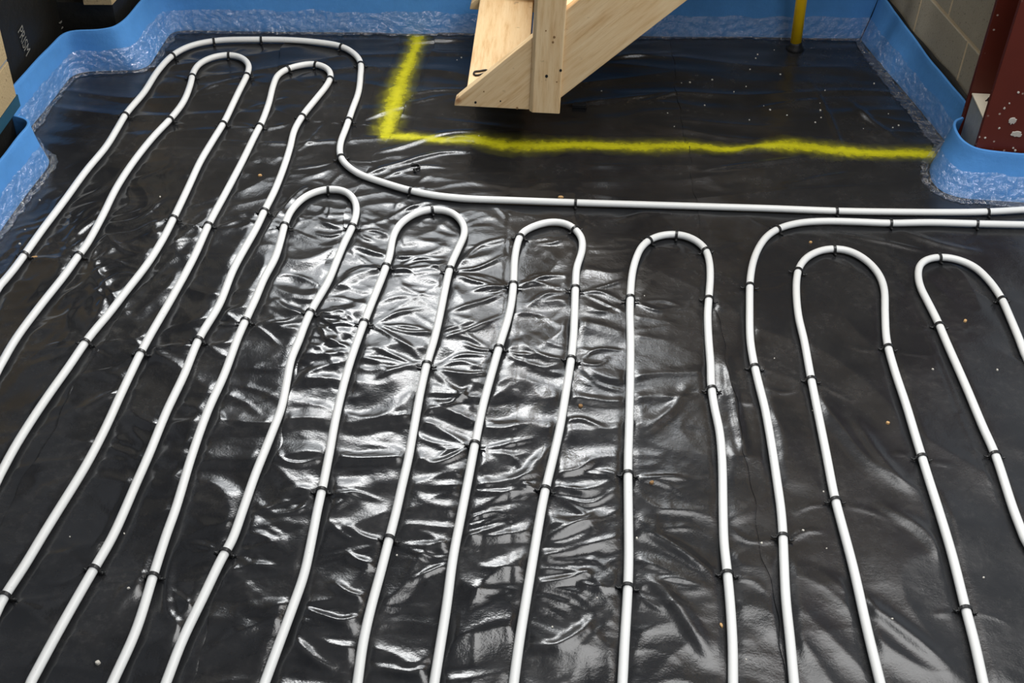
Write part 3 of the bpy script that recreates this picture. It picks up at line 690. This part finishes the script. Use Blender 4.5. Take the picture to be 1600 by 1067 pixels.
# ------------------------------------------------------------------ blue edge strips with clear film skirt
def strip(name, base, top, label, hts=.135, hend=None, th=.008, side=1, film_w=.045, fstart=0.0, fend=1.0, seed=1):
    """base/top: matching plan points at floor and at the rim; side=+1 puts the thickness on the left of travel"""
    B = catmull(base, .02); T = catmull(top, .02); n = max(int(np.sum(np.linalg.norm(np.diff(B, axis=0), axis=1))/.012), 20)
    def uni(A, n):
        s = np.linspace(0, 1, len(A)); q = np.linspace(0, 1, n); return np.stack([np.interp(q, s, A[:, k]) for k in (0, 1)], 1)
    # keep base and rim in step: same number of control points, so sample by control parameter
    def ctrl(pts, n):
        P_ = np.array(pts, float); m_ = len(P_)
        segs = [np.linalg.norm(np.array(base[i+1])-np.array(base[i])) for i in range(m_-1)]
        cs = np.concatenate([[0], np.cumsum(segs)])/sum(segs); q = np.linspace(0, 1, n)
        lo = np.stack([np.interp(q, cs, P_[:, k]) for k in (0, 1)], 1); return smooth_path(lo, 6)
    B, T = ctrl(base, n), ctrl(top, n)
    t = np.gradient(T, axis=0); t /= np.maximum(np.linalg.norm(t, axis=1)[:, None], 1e-9); nr = np.stack([-t[:, 1], t[:, 0]], 1)*side
    rows_ = np.linspace(0, 1, 9); root = empty(name, (float(B[:, 0].mean()), float(B[:, 1].mean()), 0)); tag(root, label, 'edge strip', 'blue foam edge strips')
    vs_ = []; r2 = np.random.RandomState(seed); ph = r2.uniform(0, 6, 4)
    for i in range(n):
        hz = (hts if hend is None else float(np.interp(i/n, *hend))) + .0022*math.sin(i*.13+ph[0]) + .001*math.sin(i*.4+ph[1])
        for s in rows_:
            w_ = (1-s)**1.6; p = B[i]*w_ + T[i]*(1-w_) + nr[i]*.0016*math.sin(i*.16+s*3+ph[2])
            vs_.append((p[0], p[1], .002 + s*hz))
        for s in rows_[::-1]:
            w_ = (1-s)**1.6; p = B[i]*w_ + T[i]*(1-w_) + nr[i]*(.0016*math.sin(i*.16+s*3+ph[2]) + th)
            vs_.append((p[0], p[1], .002 + s*hz))
    m_ = 18; fs_ = [(i*m_+k, (i+1)*m_+k, (i+1)*m_+(k+1) % m_, i*m_+(k+1) % m_) for i in range(n-1) for k in range(m_)]
    fs_ += [tuple(range(m_)), tuple((n-1)*m_+k for k in range(m_-1, -1, -1))]
    o = MB().add(vs_, fs_).build('foam_band', FOAM, None, True, bevel=.0015, seg=2); part(o, root)
    # skirt: finely crumpled clear film over the lower half and out on the floor
    B2, T2 = resample_pair(B, T, .004); n = len(B2)
    a, b = int(fstart*n), int(fend*n); B2, T2 = B2[a:b], T2[a:b]; n = len(B2)
    t = np.gradient(T2, axis=0); t /= np.maximum(np.linalg.norm(t, axis=1)[:, None], 1e-9); nr = np.stack([-t[:, 1], t[:, 0]], 1)*side
    S = np.arange(n)*.004
    prof = [(.5*hts - j*.5*hts/14, 0) for j in range(15)] + [(0.0, j/10) for j in range(1, 11)]
    pid = np.arange(len(prof)); U, V = np.meshgrid(S, pid*.005, indexing='ij')
    cr = np.abs(perlin(U/.034 + seed, V/.026, 40))*.010 + np.abs(perlin(U/.015, V/.019 + seed, 41))*.005
    fw = film_w*(.75 + .5*perlin(S/.16 + seed, S*0+.3, 42) + .25*perlin(S/.05, S*0+.7, 43)); vs_ = []
    tz = .012*perlin(S/.10 + seed, S*0+.1, 44)
    m_ = len(prof); pz = np.array([z for z, _ in prof]); pf = np.array([f_ for _, f_ in prof])
    w_ = (1-pz/hts)**1.6; PX = B2[:, None, :]*w_[None, :, None] + T2[:, None, :]*(1-w_)[None, :, None]
    offs = np.where(pf[None, :] == 0, .004 + cr, .004 + cr[:, 14:15] + np.maximum(fw, .008)[:, None]*pf[None, :])
    PX = PX - nr[:, None, :]*offs[:, :, None]
    zu = np.maximum(pz[None, :] + tz[:, None]*(pz/(.5*hts))[None, :], 0) + .006 + cr*.3
    zf = np.maximum(top_z(PX[:, :, 0].ravel(), PX[:, :, 1].ravel()).reshape(n, m_), 0) + .0022 + cr*.8*(1-pf*.5)[None, :]
    PZ_ = np.where(pf[None, :] == 0, zu, zf); vs_ = [tuple(q) for q in np.concatenate([PX, PZ_[:, :, None]], 2).reshape(-1, 3).tolist()]
    m_ = len(prof)
    o = MB().add(vs_, [(i*m_+k, (i+1)*m_+k, (i+1)*m_+k+1, i*m_+k+1) for i in range(n-1) for k in range(m_-1)]).build('film_skirt', FILM, None, True)
    o['label'] = 'crumpled clear film skirt'; part(o, root); return root
def resample_pair(B, T, step):
    s = np.concatenate([[0], np.cumsum(np.linalg.norm(np.diff(B, axis=0), axis=1))]); n = int(s[-1]/step)+2; q = np.linspace(0, s[-1], n)
    f_ = lambda A: np.stack([np.interp(q, s, A[:, k]) for k in (0, 1)], 1); return f_(B), f_(T)

strip('edge_strip', [(-1.435,1.9),(-1.425,2.5),(-1.412,2.712),(-1.395,2.95),(-1.388,3.03),(-1.402,3.075),(-1.44,3.088),(-1.50,3.095)],
      [(-1.455,1.9),(-1.445,2.5),(-1.437,2.712),(-1.418,2.95),(-1.410,3.02),(-1.420,3.055),(-1.45,3.072),(-1.50,3.080)],
      'blue foam edge strip curling round the tan pier at left', side=1, film_w=.015, seed=3)
strip('edge_strip', [(-1.512,3.13),(-1.502,3.285),(-1.484,3.545),(-1.455,3.572),(-1.36,3.590),(-1.285,3.600),(-1.262,3.63),(-1.258,3.75),(-1.250,3.868),(-1.215,3.885),(-.9,3.910),(-.237,3.964),(.4,4.020),(1.075,4.079)],
      [(-1.530,3.13),(-1.522,3.285),(-1.492,3.565),(-1.470,3.582),(-1.39,3.598),(-1.340,3.618),(-1.322,3.67),(-1.312,3.78),(-1.296,3.885),(-1.235,3.912),(-.9,3.938),(-.237,3.992),(.4,4.048),(1.115,4.106)],
      'long blue foam edge strip along the recess and back wall behind the stairs', side=1, film_w=.016, seed=5, hend=([0,.19,.30,.36,1],[.135,.135,.145,.185,.185]))
strip('edge_strip', [(1.074,4.072),(1.100,3.96),(1.16,3.70),(1.225,3.43),(1.236,3.36)], [(1.112,4.098),(1.136,3.99),(1.192,3.70),(1.243,3.43),(1.252,3.36)],
      'blue foam edge strip along the grey block wall at right', side=1, film_w=.042, seed=7, hend=([0,.15,1],[.16,.145,.135]))
strip('edge_strip', [(1.205,3.36),(1.160,3.30),(1.140,3.24),(1.138,3.17),(1.165,3.122),(1.215,3.104),(1.382,3.102),(1.75,3.115),(2.3,3.14)],
      [(1.236,3.345),(1.192,3.315),(1.178,3.265),(1.184,3.205),(1.214,3.160),(1.262,3.147),(1.40,3.147),(1.75,3.16),(2.3,3.185)],
      'blue foam edge strip curving round the foot of the red column', side=1, film_w=.022, seed=9)

# ------------------------------------------------------------------ steel column and packer block
col = empty('steel_column', (1.33, 3.25, 0)); tag(col, 'dark red painted steel column standing in the right corner', 'column')
for nm, b in (('front_flange', (1.224, 1.430, 3.166, 3.182)), ('rear_flange', (1.224, 1.430, 3.330, 3.346)), ('web', (1.318, 1.330, 3.182, 3.330))):
    part(MB().box(b[0], b[1], b[2], b[3], .0 if nm != 'web' else .0, 3.04).build(nm, RED, None, bevel=.0012, seg=1), col)
part(MB().box(1.216, 1.44, 3.160, 3.352, -.004, .012).build('base_plate', RED, None), col)
def blob(px, py, rpx, seed, flat=.6):
    """splash of dried white on the front flange"""
    P_ = np.array([1.3, 3.166]); c = gplane(px, py, P_, np.array([0, 1.])); r2 = np.random.RandomState(seed); r = rpx/1998*3.6
    ring = []
    for k in range(18):
        a = 2*math.pi*k/18; q = r*(1 + r2.uniform(-.28, .28)); ring.append((c[0]+q*math.cos(a), c[2]+q*flat*math.sin(a)))
    part(MB().prism(ring, 3.1635, 3.1665).build('paint_splash', SPLASH, None, bevel=.001, seg=1), col)
for px, py, r, s, fl_ in ((1582,188,6,1,1.1),(1588,209,9,2,.6),(1569,169,1.8,3,1),(1561,200,1.6,4,1),(1586,235,2.0,5,1),(1591,144,1.8,6,1),(1583,231,1.4,7,1),(1539,215,1.5,8,1),(1577,161,1.2,9,1)):
    blob(px, py, r, s, fl_)
pk = empty('packing_block', (1.27, 3.25, 0)); tag(pk, 'grey block with a cream top packed into the red column', 'block')
part(MB().box(1.2305, 1.314, 3.250, 3.327, .004, .215).build('brick', PACK, None, bevel=.002, seg=1), pk)
part(MB().box(1.2300, 1.314, 3.185, 3.247, .004, .215).build('brick', PACK, None, bevel=.002, seg=1), pk)
part(MB().box(1.2285, 1.316, 3.184, 3.328, .2152, .219).build('cream_top', PACKTOP, None), pk)
mk = [gp(x, y, .2195) for x, y in ((1540,158),(1543,156),(1545,153),(1548,153),(1551,155))]; mk2 = [gp(x, y, .2195) for x, y in ((1543,156),(1546,162),(1547,166))]
part(MB().tube([(x, y, .2197) for x, y in mk], .0022, 6).tube([(x, y, .2197) for x, y in mk2], .002, 6).build('pen_mark', TAPE, None), pk)

# ------------------------------------------------------------------ timber staircase
st = empty('staircase', (0.35, 3.57, .135)); tag(st, 'pale pine staircase hanging just above the black sheet', 'staircase')
Zb, SL = .135, .976
def string_poly(x1=1.12):
    zt = lambda x: .157 + SL*(x+.25); zu = lambda x: .185 + SL*(x-.056)
    x_b = .056 - (.185-Zb)/SL
    return [(-.256, Zb), (-.2515, .155), (x1, zt(x1)), (x1, zu(x1)), (x_b, Zb)]
YN, YF, TH = 3.25, 3.905, .030
for y0 in (YN, YF-TH):
    part(MB().prism(string_poly(), y0, y0+TH).build('string_board', WOOD_S, None, bevel=.002, seg=2), st)
cx0, cx1, cy0, cy1, ch = -.039, .049, 3.238, 3.326, .009
part(MB().prism_z([(cx0+ch, cy0), (cx1-.003, cy0), (cx1, cy0+.003), (cx1, cy1), (cx0, cy1), (cx0, cy0+ch)], Zb-.002, 1.25).build('newel_post', WOOD_V, None, bevel=.0012, seg=1), st)
for k in range(6):
    xn = -.222 + .212*k; zt_ = .180 + .207*k
    part(MB().box(xn, xn+.172, YN+TH-.012, YF-TH+.012, zt_-.026, zt_).build('tread', WOOD_Y, None, bevel=.003, seg=2), st)
for k in range(6):
    xr_ = -.222 + .212*k + .1815
    part(MB().box(xr_, xr_+.016, YN+TH-.010, YF-TH+.010, .154 + .207*k, .180 + .207*(k+1) - .0265).build('riser', WOOD_Y, None, bevel=.001, seg=1), st)
# screw holes and nail heads on the newel and string
for k, (px, py, r) in enumerate([(854,119,2.4),(866,58,2.0),(864,66,1.8),(876,110,2.2),(853,48,1.2),(870,128,1.2),(743,160,2.0),(756,143,1.2),(808,169,2.0),(782,158,1.2)]):
    yy = cy0 if px > 830 else YN
    c = gplane(px, py, np.array([0, yy]), np.array([0, 1.])); rr = r/1998*3.5
    part(MB().prism([(c[0]+rr*math.cos(a), c[2]+rr*1.2*math.sin(a)) for a in np.linspace(0, 2*math.pi, 9)[:-1]], yy-.0006, yy+.0004).build('screw_hole', GRIT if k % 3 else TAPE, None), st)

# black cable tie lying on the first tread
ring = [gp(x, y, .184) for x, y in ((740,114.5),(742,111.5),(750,110.5),(759,109),(762,110),(758,113.5),(751,116),(743,117),(740,114.5))]
tag(MB().tube([(x, y, .1832) for x, y in catmull(ring, .004)], .0028, 6).build('cable_tie', TAPE, None, True), 'small black looped cable tie lying on the lowest tread', 'cable tie')

# ------------------------------------------------------------------ yellow gas pipe
b0 = gp(1242, 77); yp = empty('gas_pipe', (b0[0], b0[1], 0)); tag(yp, 'upright yellow gas pipe rising from the sheet near the back wall', 'pipe')
part(MB().tube([(b0[0]-.052*z, b0[1], z) for z in (.012, .2, .5, 1.0, 2.2)], .0185, 20).build('sleeve', YPIPE, None, True), yp)
tz_ = float(top_z(b0[0], b0[1]))
part(MB().tube([(b0[0], b0[1], max(tz_, 0)-.004), (b0[0], b0[1], max(tz_, 0)+.006), (b0[0], b0[1], .020), (b0[0]-.001, b0[1], .028)], [.034, .027, .0215, .0195], 18).build('base_tape', TAPE, None, True), yp)

# ------------------------------------------------------------------ loose scraps
def scrap(name, px, py, rx, ry, rz_, ang, mat, label, cat, group=None, seed=0):
    r2 = np.random.RandomState(seed); x, y = gp(px, py, .004); z = float(top_z(x, y))
    poly = [(rx*math.cos(a)*r2.uniform(.75, 1.1), ry*math.sin(a)*r2.uniform(.75, 1.1)) for a in np.linspace(0, 2*math.pi, 8)[:-1]]
    m = MB(); n = len(poly)
    m.add([(a, b, 0) for a, b in poly] + [(a*.8, b*.8, rz_) for a, b in poly] + [(0, 0, rz_*1.15)],
          [tuple(range(n-1, -1, -1))] + [(i, (i+1) % n, n+(i+1) % n, n+i) for i in range(n)] + [(n+i, n+(i+1) % n, 2*n) for i in range(n)])
    o = m.build(name, mat); o.location = (x, y, z-.0004); o.rotation_euler = (0, 0, ang); return tag(o, label, cat, group)
scrap('wood_splinter', 54, 402.5, .010, .0035, .003, .3, CHIP, 'pale wood splinter beside the outermost pipe at far left', 'wood chip', seed=1)
scrap('wood_chip', 876, 306.5, .010, .005, .004, .1, CHIP, 'pale wood chip lying just above the long crossing pipe', 'wood chip', seed=2)
scrap('grit_lump', 907, 633, .007, .006, .004, .4, GRIT, 'brown grit lump right of the fifth pipe loop', 'debris', seed=3)
scrap('grit_lump', 406, 274.5, .006, .005, .004, .4, CHIP, 'tan crumb between the first and second pipe loops', 'debris', seed=4)
scrap('mortar_crumb', 153, 1035.5, .006, .005, .005, .4, CRUMB, 'white crumb between the pipes at the bottom left', 'debris', seed=5)
scrap('grit_lump', 1387, 661, .005, .005, .004, 0, CHIP, 'tan crumb inside the seventh pipe loop', 'debris', seed=6)
scrap('grit_lump', 1266.5, 379, .006, .004, .004, 0, CHIP, 'tan crumb above the seventh pipe loop', 'debris', seed=7)
scrap('grit_lump', 1508, 501, .006, .005, .004, .9, CHIP, 'tan crumb inside the rightmost pipe loop', 'debris', seed=8)
scrap('grit_lump', 1127, 976, .004, .007, .003, .2, CHIP, 'tan sliver at lower left of the sixth loop right leg', 'debris', seed=9)
scrap('grit_lump', 1018, 754, .007, .005, .004, .6, GRIT, 'brown grit lump inside the sixth pipe loop', 'debris', seed=10)
crumbs = []
for q, (px, py) in enumerate([(714,91.5),(721,88),(1166,133.5),(1193.5,165),(1203.5,170),(1230,178),(1281.5,160),(1282,171),(1274,190.5),(1283,183),(1053.5,198),(1184,84),(1181,90),(1210,76.5),(1219.5,115),
        (1147,142),(1065,128.5),(1078,128),(1101,164),(1289,141),(1349,201),(1404,195.5),(1395,199),(1388,178),(1366,129),(1171,186),(1043,177),(1113,124),(1172,108),(863,979),(1166,1029),(1255,828),(1537,902),(1210,559),
        (1558.5,577),(62,312),(39,358),(31,381),(250,307),(194,833),(109,838),(202,923),(620,866),(1007,461),(1457,578),(1393,970),(933,934),(995,840),(748,213),(940,141),(1292,855),(1190,848),(1287,767),(1270,640)]):
    r_ = .0016 + .0015*((q*37) % 10)/10
    crumbs.append((px, py, r_, q))
def where(px, py):
    p = gp(px, py)
    if p[1] > 3.28 and p[0] > -.45: return 'behind the front yellow line'
    k = min(PATH, key=lambda n: np.min(np.linalg.norm(PATH[n]-p, axis=1)))
    if k == 'P1': return 'beside the outermost pipe'
    if k == 'P8': return 'by the pipe bending right'
    i = int(np.argmin(np.linalg.norm(PATH[k]-p, axis=1))); t = int(np.argmax(PATH[k][:, 1]))
    return 'beside %s leg of %s' % ('left' if i < t else 'right', loopname[k])
tens = ['', '', 'twenty-']
nth = lambda n: (ordw + ['fourteenth', 'fifteenth', 'sixteenth', 'seventeenth', 'eighteenth', 'nineteenth', 'twentieth'])[n] if n < 20 else 'twenty-' + ordw[n-20]
zones = {}
for c in crumbs: zones.setdefault(where(c[0], c[1]), []).append(c)
for zn, lst in zones.items():
    lst.sort(key=lambda c: c[0] if 'behind' in zn else -c[1])
    for n_, (px, py, r_, q) in enumerate(lst):
        lb = ('tiny white crumb ' if len(zn) < 32 else 'tiny crumb ') + zn
        if len(lst) > 1: lb += ', %s from %s' % (nth(n_), 'left' if 'behind' in zn else 'bottom')
        scrap('mortar_crumb', px, py, r_*1.3, r_, r_*1.1, q*.7, CRUMB, lb, 'debris', 'white crumbs scattered on the sheet', 20+q)
# dropped clip and black offcut
cx, cy = gp(645, 265); cz = float(top_z(cx, cy))
dc = empty('loose_clip', (cx, cy, cz), 1.7); tag(dc, 'dropped black clip lying on its side below the yellow corner', 'pipe clip')
for nm, mm in (('strap', SM), ('barb', BL), ('barb', BR)):
    o = link(nm, mm, dc); o.rotation_euler = (math.radians(86), 0, .2); o.location = (0, 0, .004)
cx, cy = gp(905, 168); cz = float(top_z(cx, cy))
oc = MB().prism_z([(-.022, -.010), (.020, -.008), (.024, .006), (-.016, .010)], 0, .012).build('offcut', TAPE, None, bevel=.001, seg=1); oc.location = (cx, cy, cz); tag(oc, 'small black block offcut on the sheet beside the newel post', 'offcut')
